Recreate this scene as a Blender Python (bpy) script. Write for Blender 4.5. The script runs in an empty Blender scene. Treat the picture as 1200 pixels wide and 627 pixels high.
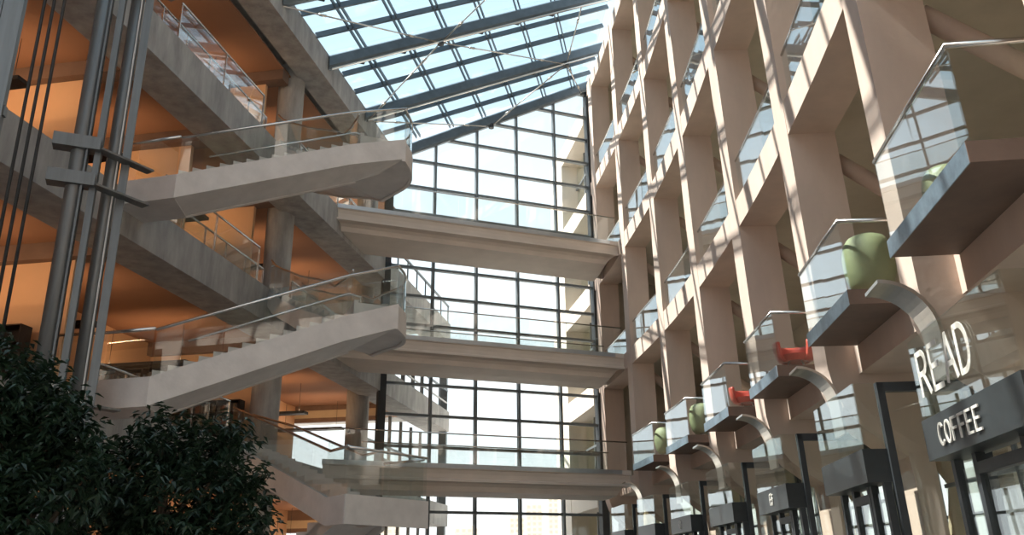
import bpy, bmesh, math, random
from mathutils import Vector, Matrix
random.seed(7)
C = bpy.context.scene.collection
sc = bpy.context.scene
V = Vector
pi = math.pi

# ------------------------------------------------------------------ helpers
class MB:
    def __init__(s): s.v=[]; s.f=[]
    def add(s, vs, fs):
        b=len(s.v); s.v+= [tuple(p) for p in vs]; s.f+=[[i+b for i in f] for f in fs]; return s
    def hexa(s, p):            # 8 points: bottom ring 0-3, top ring 4-7
        return s.add(p, [(3,2,1,0),(4,5,6,7),(0,1,5,4),(1,2,6,5),(2,3,7,6),(3,0,4,7)])
    def prism(s, bot, top):
        n=len(bot)
        return s.add(list(bot)+list(top), [list(range(n))[::-1], list(range(n,2*n))]+[(i,(i+1)%n,n+(i+1)%n,n+i) for i in range(n)])
    def box(s, c, ax, ay, az): # centre and three half-vectors
        c=V(c); ax=V(ax); ay=V(ay); az=V(az)
        return s.hexa([c-ax-ay-az, c+ax-ay-az, c+ax+ay-az, c-ax+ay-az, c-ax-ay+az, c+ax-ay+az, c+ax+ay+az, c-ax+ay+az])
    def bar(s, a, b, w, h, up=(0,0,1)):   # rectangular bar from a to b, w sideways, h along up, centred
        a=V(a); b=V(b); d=(b-a).normalized(); side=d.cross(V(up)).normalized(); u=side.cross(d).normalized()
        side*=w/2; u*=h/2
        return s.hexa([a-side-u,a+side-u,b+side-u,b-side-u,a-side+u,a+side+u,b+side+u,b-side+u])
    def tube(s, pts, r, n=10, caps=True):
        pts=[V(p) for p in pts]; rs=r if isinstance(r,(list,tuple)) else [r]*len(pts)
        rings=[]; prev=None
        for i,p in enumerate(pts):
            d=(pts[min(i+1,len(pts)-1)]-pts[max(i-1,0)]).normalized()
            if prev is None:
                a=V((0,0,1)) if abs(d.z)<.9 else V((1,0,0)); x=d.cross(a).normalized()
            else:
                x=(prev-d*prev.dot(d)).normalized()
            prev=x; y=d.cross(x)
            rings.append([p+(x*math.cos(2*pi*k/n)+y*math.sin(2*pi*k/n))*rs[i] for k in range(n)])
        vs=[q for R in rings for q in R]; fs=[]
        for i in range(len(pts)-1):
            for k in range(n):
                fs.append((i*n+k, i*n+(k+1)%n, (i+1)*n+(k+1)%n, (i+1)*n+k))
        if caps: fs+= [list(range(n))[::-1], list(range((len(pts)-1)*n, len(pts)*n))]
        return s.add(vs,fs)
    def sweep(s, prof_list, closed_caps=True):   # list of equal-length loops
        n=len(prof_list[0]); vs=[p for L in prof_list for p in L]; fs=[]
        for i in range(len(prof_list)-1):
            for k in range(n):
                fs.append((i*n+k, i*n+(k+1)%n, (i+1)*n+(k+1)%n, (i+1)*n+k))
        if closed_caps: fs+=[list(range(n))[::-1], list(range((len(prof_list)-1)*n, len(prof_list)*n))]
        return s.add(vs,fs)
    def build(s, name, mat, parent=None, smooth=False, bevel=0):
        org=V((0,0,0)); q=parent
        while q is not None: org+=q.location; q=q.parent
        me=bpy.data.meshes.new(name)
        me.from_pydata([V(p)-org for p in s.v],[],s.f)
        bm=bmesh.new(); bm.from_mesh(me); bmesh.ops.recalc_face_normals(bm,faces=bm.faces); bm.to_mesh(me); bm.free()
        me.materials.append(mat)
        if smooth:
            for p in me.polygons: p.use_smooth=True
        o=bpy.data.objects.new(name,me); C.objects.link(o); o.parent=parent
        if bevel:
            m=o.modifiers.new('Bevel','BEVEL'); m.width=bevel; m.segments=2; m.limit_method='ANGLE'
        return o
def thing(name, label=None, cat=None, loc=(0,0,0), group=None, kind=None):
    o=bpy.data.objects.new(name,None); C.objects.link(o); o.location=loc; o.empty_display_size=.2
    return tag(o,label,cat,group,kind)
def tag(o,label=None,cat=None,group=None,kind=None):
    if label: o['label']=label
    if cat: o['category']=cat
    if group: o['group']=group
    if kind: o['kind']=kind
    return o
def copy_tree(o,parent=None):
    c=o.copy(); C.objects.link(c); c.parent=parent
    for ch in [x for x in C.objects if x.parent==o]: copy_tree(ch,c)
    return c

# ------------------------------------------------------------------ materials
def mat(name, base, rough=.7, metal=0., var=.12, scale=2.5, bump=.0, spec=.5, streak=None):
    m=bpy.data.materials.new(name); m.use_nodes=True; nt=m.node_tree; b=nt.nodes['Principled BSDF']
    b.inputs['Roughness'].default_value=rough; b.inputs['Metallic'].default_value=metal
    b.inputs['Specular IOR Level'].default_value=spec
    tc=nt.nodes.new('ShaderNodeTexCoord'); mp=nt.nodes.new('ShaderNodeMapping')
    if streak: mp.inputs['Scale'].default_value=streak
    nt.links.new(tc.outputs['Object'],mp.inputs['Vector'])
    n=nt.nodes.new('ShaderNodeTexNoise'); n.inputs['Scale'].default_value=scale; n.inputs['Detail'].default_value=6; n.inputs['Roughness'].default_value=.62
    nt.links.new(mp.outputs['Vector'],n.inputs['Vector'])
    r=nt.nodes.new('ShaderNodeValToRGB')
    r.color_ramp.elements[0].position=.3; r.color_ramp.elements[1].position=.7
    r.color_ramp.elements[0].color=tuple(c*(1-var) for c in base)+(1,)
    r.color_ramp.elements[1].color=tuple(min(1,c*(1+var)) for c in base)+(1,)
    nt.links.new(n.outputs['Fac'],r.inputs['Fac']); nt.links.new(r.outputs['Color'],b.inputs['Base Color'])
    if bump:
        bp=nt.nodes.new('ShaderNodeBump'); bp.inputs['Strength'].default_value=bump; bp.inputs['Distance'].default_value=.02
        n2=nt.nodes.new('ShaderNodeTexNoise'); n2.inputs['Scale'].default_value=scale*9; n2.inputs['Detail'].default_value=4
        nt.links.new(tc.outputs['Object'],n2.inputs['Vector']); nt.links.new(n2.outputs['Fac'],bp.inputs['Height']); nt.links.new(bp.outputs['Normal'],b.inputs['Normal'])
    return m
def glassmat(name, tint=(.86,.93,.91), ior=1.5, gl=(.92,.97,1.)):
    m=bpy.data.materials.new(name); m.use_nodes=True; nt=m.node_tree; nt.nodes.clear()
    o=nt.nodes.new('ShaderNodeOutputMaterial'); mx=nt.nodes.new('ShaderNodeMixShader'); t=nt.nodes.new('ShaderNodeBsdfTransparent'); g=nt.nodes.new('ShaderNodeBsdfGlossy'); lw=nt.nodes.new('ShaderNodeLayerWeight'); lw.inputs['Blend'].default_value=.5
    pw=nt.nodes.new('ShaderNodeMath'); pw.operation='POWER'; pw.inputs[1].default_value=5
    f=nt.nodes.new('ShaderNodeMath'); f.operation='MULTIPLY_ADD'; F0=((ior-1)/(ior+1))**2; f.inputs[1].default_value=1-F0; f.inputs[2].default_value=F0
    nt.links.new(lw.outputs['Facing'],pw.inputs[0]); nt.links.new(pw.outputs[0],f.inputs[0]); g.inputs['Roughness'].default_value=.0
    n=nt.nodes.new('ShaderNodeTexNoise'); n.inputs['Scale'].default_value=.7
    r=nt.nodes.new('ShaderNodeValToRGB'); r.color_ramp.elements[0].color=tuple(c*.985 for c in tint)+(1,); r.color_ramp.elements[1].color=tint+(1,)
    nt.links.new(n.outputs['Fac'],r.inputs['Fac']); nt.links.new(r.outputs['Color'],t.inputs['Color'])
    g.inputs['Color'].default_value=gl+(1,)
    nt.links.new(f.outputs[0],mx.inputs[0]); nt.links.new(t.outputs[0],mx.inputs[1]); nt.links.new(g.outputs[0],mx.inputs[2]); nt.links.new(mx.outputs[0],o.inputs['Surface'])
    return m
def emit(name, col, s):
    m=bpy.data.materials.new(name); m.use_nodes=True; b=m.node_tree.nodes['Principled BSDF']
    b.inputs['Base Color'].default_value=col+(1,); b.inputs['Emission Color'].default_value=col+(1,); b.inputs['Emission Strength'].default_value=s
    return m
M={}
M['tan']=mat('tan_precast_concrete',(.58,.45,.375),.75,var=.09,scale=1.2,bump=.12,streak=(1,1,.35))
M['grey']=mat('grey_board_concrete',(.34,.335,.325),.7,var=.28,scale=1.6,bump=.2,streak=(1.6,1.6,.45))
M['stair']=mat('pale_stair_concrete',(.64,.61,.59),.7,var=.10,scale=1.8,bump=.15)
M['bridge']=mat('beige_bridge_concrete',(.68,.60,.53),.7,var=.09,scale=1.3,bump=.1,streak=(.5,.5,2))
M['edge']=mat('brushed_edge_metal',(.50,.55,.60),.32,.85,var=.06,scale=6)
M['dark']=mat('charcoal_painted_steel',(.032,.036,.04),.5,.2,var=.2,scale=4)
M['roofsteel']=mat('blue_grey_roof_steel',(.12,.155,.185),.42,.3,var=.15,scale=3)
M['mull']=mat('grey_mullion_steel',(.16,.185,.20),.45,.3,var=.1,scale=3)
M['liftsteel']=mat('grey_lift_steel',(.17,.18,.185),.42,.45,var=.18,scale=2,streak=(3,3,.2))
M['steel']=mat('brushed_stainless',(.66,.62,.57),.28,1,var=.05,scale=8)
M['rail']=mat('satin_handrail',(.62,.60,.57),.25,1,var=.04,scale=8)
M['slabedge']=mat('blue_steel_balcony_edge',(.23,.30,.36),.36,.7,var=.25,scale=5)
M['brown']=mat('brown_soffit_panel',(.16,.105,.08),.65,var=.15,scale=2)
M['sign']=mat('dark_sign_box',(.020,.024,.026),.42,.0,var=.25,scale=3)
M['letter']=mat('pale_sign_letters',(.70,.66,.60),.5,var=.03)
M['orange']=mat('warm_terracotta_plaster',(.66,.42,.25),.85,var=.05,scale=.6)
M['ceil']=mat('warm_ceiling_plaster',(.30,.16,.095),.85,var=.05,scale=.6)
M['corr']=mat('olive_corridor_wall',(.46,.41,.33),.8,var=.1,scale=1.1)
M['shop']=mat('beige_shop_wall',(.46,.38,.27),.75,var=.1,scale=1)
M['floor']=mat('stone_floor',(.50,.465,.43),.45,var=.1,scale=1.5)
M['white']=mat('white_bulkhead_panel',(.62,.62,.62),.5,var=.04)
M['outwhite']=mat('white_outside_concrete',(.72,.66,.58),.8,var=.04)
M['tower']=mat('hazy_pale_tower',(.80,.72,.60),.9,var=.05,scale=.05)  # bright distance haze is put into the pale base colour
M['towin']=mat('hazy_tower_window',(.62,.55,.46),.6,var=.05)  # windows lightened too, haze painted in as low contrast
M['ground']=mat('pale_pavement',(.55,.52,.47),.9,var=.05,scale=.1)
M['leaf']=mat('dark_green_leaf',(.016,.036,.018),.42,var=.5,scale=3)
M['bark']=mat('grey_brown_bark',(.09,.07,.05),.9,var=.3,scale=6,bump=.5)
M['red']=mat('coral_red_shell',(.62,.10,.07),.3,var=.05)
M['green']=mat('moss_green_fabric',(.26,.29,.15),.6,var=.12,scale=3)
M['black']=mat('black_rubber_cable',(.012,.013,.015),.6,var=.2)
M['shelf']=mat('dark_bookcase_wood',(.035,.022,.016),.6,var=.2)
M['frost']=mat('white_roller_blind',(.75,.78,.80),.6,var=.03)
M['g_guard']=glassmat('guard_glass',(.962,.983,.977),1.8)
M['g_wall']=glassmat('curtain_wall_glass',(.965,.985,.99),1.45)
M['g_roof']=glassmat('roof_glass',(.90,.96,.985),1.45)
M['g_shop']=glassmat('shop_glass',(.955,.97,.94),1.75)
M['lamp']=emit('warm_lamp_diffuser',(1,.62,.30),1.2)
bk=[mat('book_cloth_%d'%i,c,.7,var=.1) for i,c in enumerate([(.35,.12,.07),(.30,.24,.15),(.10,.09,.08),(.40,.33,.25),(.16,.07,.05),(.20,.20,.18)])]

# ------------------------------------------------------------------ camera (30 mm-class lens, tilted up 19 degrees)
FPX=1039.2279; PIT=.336566534; ROL=-.008668754; EYE=1.6
cam=bpy.data.cameras.new('camera'); co=bpy.data.objects.new('camera',cam); C.objects.link(co)
fw=V((0,math.cos(PIT),math.sin(PIT))); rt=V((1,0,0)); up=V((0,-math.sin(PIT),math.cos(PIT)))
c_,s_=math.cos(ROL),math.sin(ROL); RX=rt*c_+up*s_; UX=up*c_-rt*s_
co.matrix_world=Matrix(((RX.x,UX.x,-fw.x,0),(RX.y,UX.y,-fw.y,0),(RX.z,UX.z,-fw.z,EYE),(0,0,0,1)))
cam.sensor_width=36; cam.lens=36*FPX/1200; cam.clip_end=3000; cam.clip_start=.05
sc.camera=co

# ------------------------------------------------------------------ frames of reference of the building
aL=.182823926; dL=V((math.sin(aL),math.cos(aL),0)); nL=V((dL.y,-dL.x,0)); PL=V((-8.38080749,20.00028163,0))
def Lp(s,off,z): p=PL+dL*s+nL*off; return V((p.x,p.y,z))
aG=1.198728437; dG=V((math.sin(aG),math.cos(aG),0)); nG=V((-dG.y,dG.x,0)); PC=Lp(16.35,0,0)
def Gp(u,w,z): p=PC+dG*u+nG*w; return V((p.x,p.y,z))
LC,LB,LA,LR=5.108,9.908,14.708,19.508
XC=[(-14,.2),(-6,1.75),(0,3.1),(3,3.72),(7,4.35),(11.6,4.88),(14.2,5.09),(16.5,5.25),(19.5,5.33),(22.7,5.33),(25,5.27),(27,5.18),(29.8,4.98),(32.4,4.7),(35,4.4),(37.5,4.07),(40,3.72),(44,3.05),(50,1.9),(60,0.)]
XL=[(-14,.045),(11,.045),(20,.040),(29,.015),(37,.0),(60,.0)]
def interp(x,T):
    if x<=T[0][0]: return T[0][1]
    for (a,b),(c,d) in zip(T,T[1:]):
        if x<=c: return b+(d-b)*(x-a)/(c-a)
    return T[-1][1]
def x0(y):  # smoothed plan curve of the crescent wall
    return sum(interp(y+k,XC) for k in (-1.2,-.6,0,.6,1.2))/5
def Wp(y,d,z):
    g=(x0(y+.3)-x0(y-.3))/.6; n=V((1,-g,0)).normalized()
    return V((x0(y)-(z-9.9)*interp(y,XL),y,z))+n*d
def wallbar(mb,y0,y1,d0,d1,z0,z1,step=1.2):
    n=max(1,int(abs(y1-y0)/step+.5))
    loops=[]
    for i in range(n+1):
        y=y0+(y1-y0)*i/n
        loops.append([Wp(y,d0,z0),Wp(y,d1,z0),Wp(y,d1,z1),Wp(y,d0,z1)])
    return mb.sweep(loops)

# ------------------------------------------------------------------ setting: floor and left building
MB().hexa([(-45,-25,-.3),(14,-25,-.3),(14,60,-.3),(-45,60,-.3),(-45,-25,0),(14,-25,0),(14,60,0),(-45,60,0)]).build('floor',M['floor'])['kind']='structure'
MB().hexa([(-1500,-60,-.6),(1500,-60,-.6),(1500,2500,-.6),(-1500,2500,-.6),(-1500,-60,-.31),(1500,-60,-.31),(1500,2500,-.31),(-1500,2500,-.31)]).build('floor_outside',M['ground'])['kind']='structure'

wl=thing('wall_left',kind='structure')
S0,S1=-30,27.4
for z in (LC,LB,LA):
    b=MB()
    b.hexa([Lp(S0,-9,z-.40),Lp(S0,-.3,z-.40),Lp(S1,-.3,z-.40),Lp(S1,-9,z-.40),Lp(S0,-9,z),Lp(S0,-.3,z),Lp(S1,-.3,z),Lp(S1,-9,z)])
    b.hexa([Lp(S0,-1.2,z-1.03),Lp(S0,0,z-1.03),Lp(S1,0,z-1.03),Lp(S1,-1.2,z-1.03),Lp(S0,-1.2,z+.02),Lp(S0,0,z+.02),Lp(S1,0,z+.02),Lp(S1,-1.2,z+.02)])
    b.build('floor_slab',M['grey'],wl)
b=MB(); b.hexa([Lp(S0,-9,19.6),Lp(S0,-.3,19.6),Lp(16.6,-.3,19.6),Lp(16.6,-9,19.6),Lp(S0,-9,20.1),Lp(S0,-.3,20.1),Lp(16.6,-.3,20.1),Lp(16.6,-9,20.1)])
b.hexa([Lp(S0,-1.0,19.05),Lp(S0,0,19.05),Lp(16.6,0,19.05),Lp(16.6,-1.0,19.05),Lp(S0,-1.0,20.12),Lp(S0,0,20.12),Lp(16.6,0,20.12),Lp(16.6,-1.0,20.12)])
b.build('roof_slab',M['grey'],wl)
for s,o in ((8.75,-1.35),(17.3,-1.35)):
    for z0,z1 in ((0,LC-.4),(LC,LB-.4),(LB,LA-.4),(LA,19.6)):
        MB().tube([Lp(s,o,z0),Lp(s,o,z1)],.47,32).build('column',M['grey'],wl,smooth=False)
for z in (0,LC,LB,LA):
    zt=z+4.4 if z else LC-.4
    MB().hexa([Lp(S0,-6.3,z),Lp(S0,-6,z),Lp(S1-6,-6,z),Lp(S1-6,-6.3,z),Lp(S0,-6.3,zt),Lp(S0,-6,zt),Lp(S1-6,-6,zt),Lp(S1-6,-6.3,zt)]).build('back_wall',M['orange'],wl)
    # plaster ceiling hung between the facade beam and the back wall, one shallow vault per bay
    b=MB(); per=4.3; N=12
    s=S0
    loops=[]
    k=0
    while s<S1-2-1e-6:
        t=((s+1.1)/per)%1
        zz=zt-.10-.06*(2*t-1)**2
        loops.append([Lp(s,-6,zz),Lp(s,-1.2,zz),Lp(s,-1.2,zz+.05),Lp(s,-6,zz+.05)])
        s+=per/N
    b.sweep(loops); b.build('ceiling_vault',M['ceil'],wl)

# ------------------------------------------------------------------ right crescent wall
wr=thing('wall_right',kind='structure')
ZT=25.05
FINS=[(-7.5,.75),(-3.0,.75),(1.5,.75),(6.1,.75),(10.6,.56),(15.15,.74),(19.75,.76),(24.35,.74),(29.0,.72),(33.8,.72),(38.6,.7)]
for y,w in FINS:
    b=MB(); wallbar(b,y-w/2,y+w/2,0,.86,4.9,ZT)
    # lower leg: front edge sweeps back to a slim column in the shop front
    prof=[(0,4.9),(.04,4.6),(.16,4.25),(.40,3.9),(.75,3.62),(1.05,3.42)]
    loops=[]
    for d,z in prof:
        loops.append([Wp(y-w/2,d,z),Wp(y+w/2,d,z),Wp(y+w/2,1.45,z),Wp(y-w/2,1.45,z)])
    for z in (3.0,0):
        loops.append([Wp(y-w/2,1.08,z),Wp(y+w/2,1.08,z),Wp(y+w/2,1.45,z),Wp(y-w/2,1.45,z)])
    b.sweep(loops)
    b.build('concrete_fin',M['tan'],wr)
YB0,YB1=-9,39.2
for z in (10.0,14.8,19.6):
    b=MB(); wallbar(b,YB0,YB1,.01,.85,z-.65,z); b.build('floor_beam',M['tan'],wr)
    b=MB(); wallbar(b,YB0,YB1,.85,5.2,z-.30,z-.02); b.build('corridor_slab',M['corr'],wr)
b=MB(); wallbar(b,YB0,YB1,.01,.85,ZT-.65,ZT); b.build('floor_beam',M['tan'],wr)
b=MB(); wallbar(b,YB0,YB1,.85,5.4,ZT-.35,ZT); b.build('roof_slab',M['corr'],wr)
b=MB(); wallbar(b,YB0,YB1,.5,1.44,4.80,5.42); b.build('floor_beam',M['tan'],wr)
b=MB(); wallbar(b,YB0,YB1,1.44,5.2,5.05,5.40); b.build('corridor_slab',M['corr'],wr)
b=MB(); wallbar(b,YB0,YB1,4.9,5.2,5.05,ZT); b.build('back_wall',M['corr'],wr)
b=MB(); wallbar(b,YB1-.1,YB1+.1,.86,5.2,5.4,ZT); b.build('corridor_end_wall',M['corr'],wr)
b=MB(); wallbar(b,YB0,YB1,4.9,5.2,4.1,5.06); b.build('shop_lintel',M['shop'],wr)
b=MB(); wallbar(b,YB0,YB1,4.9,5.2,0,.5); b.build('shop_sill',M['shop'],wr)
# diagonal braces behind the fins, one pair per bay and level
fy=[f[0] for f in FINS]
for i in range(4,len(fy)-1):
    for z in (5.45,10.0,14.8,19.6):
        ym=(fy[i]+fy[i+1])/2
        MB().tube([Wp(fy[i],.9,z+3.5),Wp(fy[i],4.7,z+.5)],.15,12).build('diagonal_brace',M['tan'],wr,smooth=True)
for i in range(3,len(fy)-1):
    MB().tube([Wp(fy[i],1.9,3.1),Wp(fy[i]+1.9,2.1,.05)],.15,10).build('diagonal_brace',M['shop'],wr,smooth=True)
    MB().tube([Wp(fy[i],1.9,3.0),Wp(fy[i]+2.6,2.1,4.9)],.15,10).build('diagonal_brace',M['shop'],wr,smooth=True)
# glass guards in the openings
for i in range(2,len(fy)-1):
    for z in (10.0,14.8,19.6):
        ya=fy[i]+FINS[i][1]/2; yb=fy[i+1]-FINS[i+1][1]/2
        b=MB(); wallbar(b,ya+.05,yb-.05,.12,.135,z,z+1.0); g=b.build('glass_guard',M['g_guard'],wr)
        n=4
        MB().tube([Wp(ya+.05+(yb-ya-.1)*k/n,.127,z+1.02) for k in range(n+1)],.028,8).build('handrail',M['rail'],g,smooth=True)

# ------------------------------------------------------------------ glass end wall (window_1)
w1=thing('window_1',kind='structure')
def zroof(u): return 19.25+.566*u     # underside of the roof beam over the glass wall
UE=9.98
us=[2.087+1.993*i for i in range(4)]
for u in us:
    MB().hexa([Gp(u-.05,-.10,0),Gp(u+.05,-.10,0),Gp(u+.05,.14,0),Gp(u-.05,.14,0),Gp(u-.05,-.10,zroof(u)+.3),Gp(u+.05,-.10,zroof(u)+.3),Gp(u+.05,.14,zroof(u)+.3),Gp(u-.05,.14,zroof(u)+.3)]).build('mullion',M['mull'],w1)
for u,w in ((.0,.16),(UE,.15)):
    MB().hexa([Gp(u-w,-.16,0),Gp(u+w,-.16,0),Gp(u+w,.2,0),Gp(u-w,.2,0),Gp(u-w,-.16,zroof(u)+.3),Gp(u+w,-.16,zroof(u)+.3),Gp(u+w,.2,zroof(u)+.3),Gp(u-w,.2,zroof(u)+.3)]).build('corner_post',M['dark'],w1)
for j in range(-3,17):
    z=20.85-1.287*j
    if z<.1: continue
    ua=max(0,(z-19.25)/.566-.25)
    if ua>UE-.4: continue
    MB().hexa([Gp(ua,-.06,z-.055),Gp(UE,-.06,z-.055),Gp(UE,.12,z-.055),Gp(ua,.12,z-.055),Gp(ua,-.06,z+.055),Gp(UE,-.06,z+.055),Gp(UE,.12,z+.055),Gp(ua,.12,z+.055)]).build('transom',M['mull'],w1)
MB().hexa([Gp(0,.0,0),Gp(UE,.0,0),Gp(UE,.02,0),Gp(0,.02,0),Gp(0,.0,zroof(0)+.3),Gp(UE,.0,zroof(UE)+.3),Gp(UE,.02,zroof(UE)+.3),Gp(0,.02,zroof(0)+.3)]).build('glazing',M['g_wall'],w1)

# ------------------------------------------------------------------ end wall behind the camera, tall windows between piers
we=thing('wall_back',kind='structure')
ye=-13.0
xs=[-16+2.6*i for i in range(8)]
for x in xs: MB().box((x,ye,12.5),V((.16,0,0)),V((0,.3,0)),V((0,0,12.5))).build('pier',M['tan'],we)
for z in (.5,5.0,9.8,14.6,19.4,24.3): MB().box((-6.5,ye,z),V((9.5,0,0)),V((0,.28,0)),V((0,0,.25))).build('spandrel_beam',M['tan'],we)
MB().box((-6.5,ye,12.5),V((9.5,0,0)),V((0,.01,0)),V((0,0,12.5))).build('glazing',M['g_wall'],we)
for x in xs[:-1]: MB().box((x+1.3,ye,12.5),V((.04,0,0)),V((0,.08,0)),V((0,0,12.5))).build('mullion',M['mull'],we)

# ------------------------------------------------------------------ glass roof (ceiling)
rf=thing('ceiling',kind='structure')
def Rp(s,u,dz=0):     # point on the underside plane of the main beams
    p=Lp(s,0,0)+dG*u
    return V((p.x,p.y,19.52+.515*u+dz))
def u_end(s):
    u=4.
    for _ in range(200):
        p=Rp(s,u)
        if p.x>=Wp(p.y,0.0,24)[0] or u>24: break
        u+=.1
    return u
MAINS=[16.35-.05,12.9,8.9,4.9,.9,-3.1,-7.1,-11.1,-15.1,-19.1]
RG=.70
for s in MAINS:
    ue=u_end(s)
    # box girder with a narrower lower flange
    d=V((dG.x,dG.y,.515)).normalized(); side=nG
    prof=[(-.10,0),(.10,0),(.17,.10),(.17,.50),(.10,.58),(-.10,.58),(-.17,.50),(-.17,.10)]
    if s>16:
        f=lambda u,a,h: Gp(u,a-.1,zroof(u)+h)
        loops=[[f(u,a,h) for a,h in prof] for u in (0,UE+.3)]
    else:
        loops=[[Rp(s,u,h)+side*a for a,h in prof] for u in (-.02,ue+.2)]
    MB().sweep(loops).build('main_beam',M['roofsteel'],rf)
pairs=list(zip(MAINS,MAINS[1:]))
for s1,s0 in pairs:
    for k in (1,2):
        s=s0+(s1-s0)*k/3
        ue=u_end(s)
        MB().bar(Rp(s,0,.62),Rp(s,ue,.62),.10,.20,V((0,0,1))).build('purlin',M['roofsteel'],rf)
    uu=1.25
    ulim=min(u_end(s0),u_end(s1))
    while uu<ulim-.2:
        b=MB()
        for o in (-.085,.085):
            p0=Rp(s0,uu,.62)+dG*o; p1=Rp(s1,uu,.62)+dG*o
            p0.z+=.515*o; p1.z+=.515*o
            b.bar(p0,p1,.04,.16)
        r=b.build('rafter',M['roofsteel'],rf)
        for s in (s0,):
            p=Rp(s,uu,.30); q=V(p)
            MB().box(p+nG*.2,dG*.11,nG*.09,V((0,0,.24))).build('bracket',M['dark'],r)
        uu+=1.6
    ua,ub=u_end(s0),u_end(s1)
    MB().hexa([Rp(s0,-.2,RG+.1),Rp(s0,ua,RG+.1),Rp(s1,ub,RG+.1),Rp(s1,-.2,RG+.1),Rp(s0,-.2,RG+.12),Rp(s0,ua,RG+.12),Rp(s1,ub,RG+.12),Rp(s1,-.2,RG+.12)]).build('roof_glazing',M['g_roof'],rf)
# tie rods between the lower nodes
def rod(a,b,r=.028):
    o=MB().tube([a,b],r,8).build('tie_rod',M['steel'],rf,smooth=True)
    d=(V(b)-V(a)).normalized(); L=(V(b)-V(a)).length
    for t in (.22,.78):
        m=V(a)+d*L*t
        MB().tube([m-d*.14,m+d*.14],.05,8).build('turnbuckle',M['steel'],o,smooth=True)
N1=Rp(8.9,4.3,-.03); N2=Rp(12.9,9.3,-.03); N3=Gp(4.75,-.15,zroof(4.75)-.02); NL=Rp(12.9,0.1,-.03); N0=Rp(4.9,-.02,0); N4=Rp(4.9,9.0,-.03)
for a,b in ((N1,N2),(N1,NL),(N0,N1),(N4,N1),(N2,N3),(NL,N3)): rod(a,b)
rod(N2,Rp(8.9,10.6,-.03)); rod(N2,Gp(9.6,-.15,zroof(9.6)))
for nd in (N1,N2,N3): MB().tube([nd-V((0,0,.10)),nd+V((0,0,.10))],.13,14).build('rod_node',M['dark'],rf,smooth=False)
for s in (8.9,12.9):
    MB().bar(Rp(s,.1,-.04)+nG*-.1,Rp(s,u_end(s)-.1,-.04)+nG*-.1,.07,.05).build('bottom_flange',M['steel'],rf)

# ------------------------------------------------------------------ footbridges
def bridge(z,label,w0=-4.95,w1=-1.9):
    # where does it meet the walls
    def ends(w,dz=0):
        ua=-(-w)*0.0
        p=Gp(0,w,0); off=(p-PL).dot(nL); ua=-off/dG.dot(nL)
        u=6.
        while True:
            p=Gp(u,w,0)
            if p.x>=Wp(p.y,0,z).x or u>14: break
            u+=.05
        return ua,u
    ua,ub=ends(w0); ua2,ub2=ends(w1)
    t=thing('footbridge',label,'bridge',Gp((ua+ub)/2,w0,z),'footbridges across the end glass wall')
    prof=[(0,0),(0,-.18),(.05,-.20),(.09,-.34),(.11,-.50),(.0,-.54),(.0,-.61),(.28,-.64),(.38,-.74),(.42,-.92),(1.5,-.95),(2.6,-.92),(2.64,-.7),(3.05,-.6),(3.05,0)]
    def loop(fr,lo=None):
        L=[]
        for k,(w,h) in enumerate(prof):
            ww=w0+w
            a,bb=ends(ww); uu=a+.0+(bb-a)*fr
            if fr==1 and 6<=k<=13: uu-= lo
            L.append(Gp(uu,ww,z+h))
        return L
    full=[loop(0),loop(1,0)]
    # pull the lower box of the deck back from the crescent wall with a curved end
    end=[]
    for k,(w,h) in enumerate(prof):
        a,bb=ends(w0+w)
        back=0 if h>-.62 else .30+.25*min(1,(-h-.62)/.3)
        end.append(Gp(bb-back,w0+w,z+h))
    MB().sweep([full[0],end]).build('deck',M['bridge'],t)
    MB().hexa([Gp(ua,w0-.02,z-.16),Gp(ub-.4,w0-.02,z-.16),Gp(ub-.4,w0+.0,z-.16),Gp(ua,w0+.0,z-.16),Gp(ua,w0-.02,z),Gp(ub-.4,w0-.02,z),Gp(ub-.4,w0,z),Gp(ua,w0,z)]).build('edge_trim',M['edge'],t)
    for w,(a,bb) in ((w0+.06,ends(w0+.06)),(w1-.06,ends(w1-.06))):
        n=5
        for k in range(n):
            a0=a+.15+(bb-a-.3)*k/n+.01; a1=a+.15+(bb-a-.3)*(k+1)/n-.01
            MB().hexa([Gp(a0,w,z-.1),Gp(a1,w,z-.1),Gp(a1,w+.014,z-.1),Gp(a0,w+.014,z-.1),Gp(a0,w,z+1.05),Gp(a1,w,z+1.05),Gp(a1,w+.014,z+1.05),Gp(a0,w+.014,z+1.05)]).build('glass_panel',M['g_guard'],t)
        MB().tube([Gp(a+.1,w,z+1.07),Gp(bb-.1,w,z+1.07)],.026,8).build('handrail',M['rail'],t,smooth=True)
    return t
bridge(14.81,'topmost beige footbridge crossing just under the sloping glass roof')
bridge(10.01,'middle beige footbridge crossing the glass wall behind the rounded nose of the middle staircase')
bridge(5.44,'lowest beige footbridge running from the brown column to the balconies over the shops')

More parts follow.
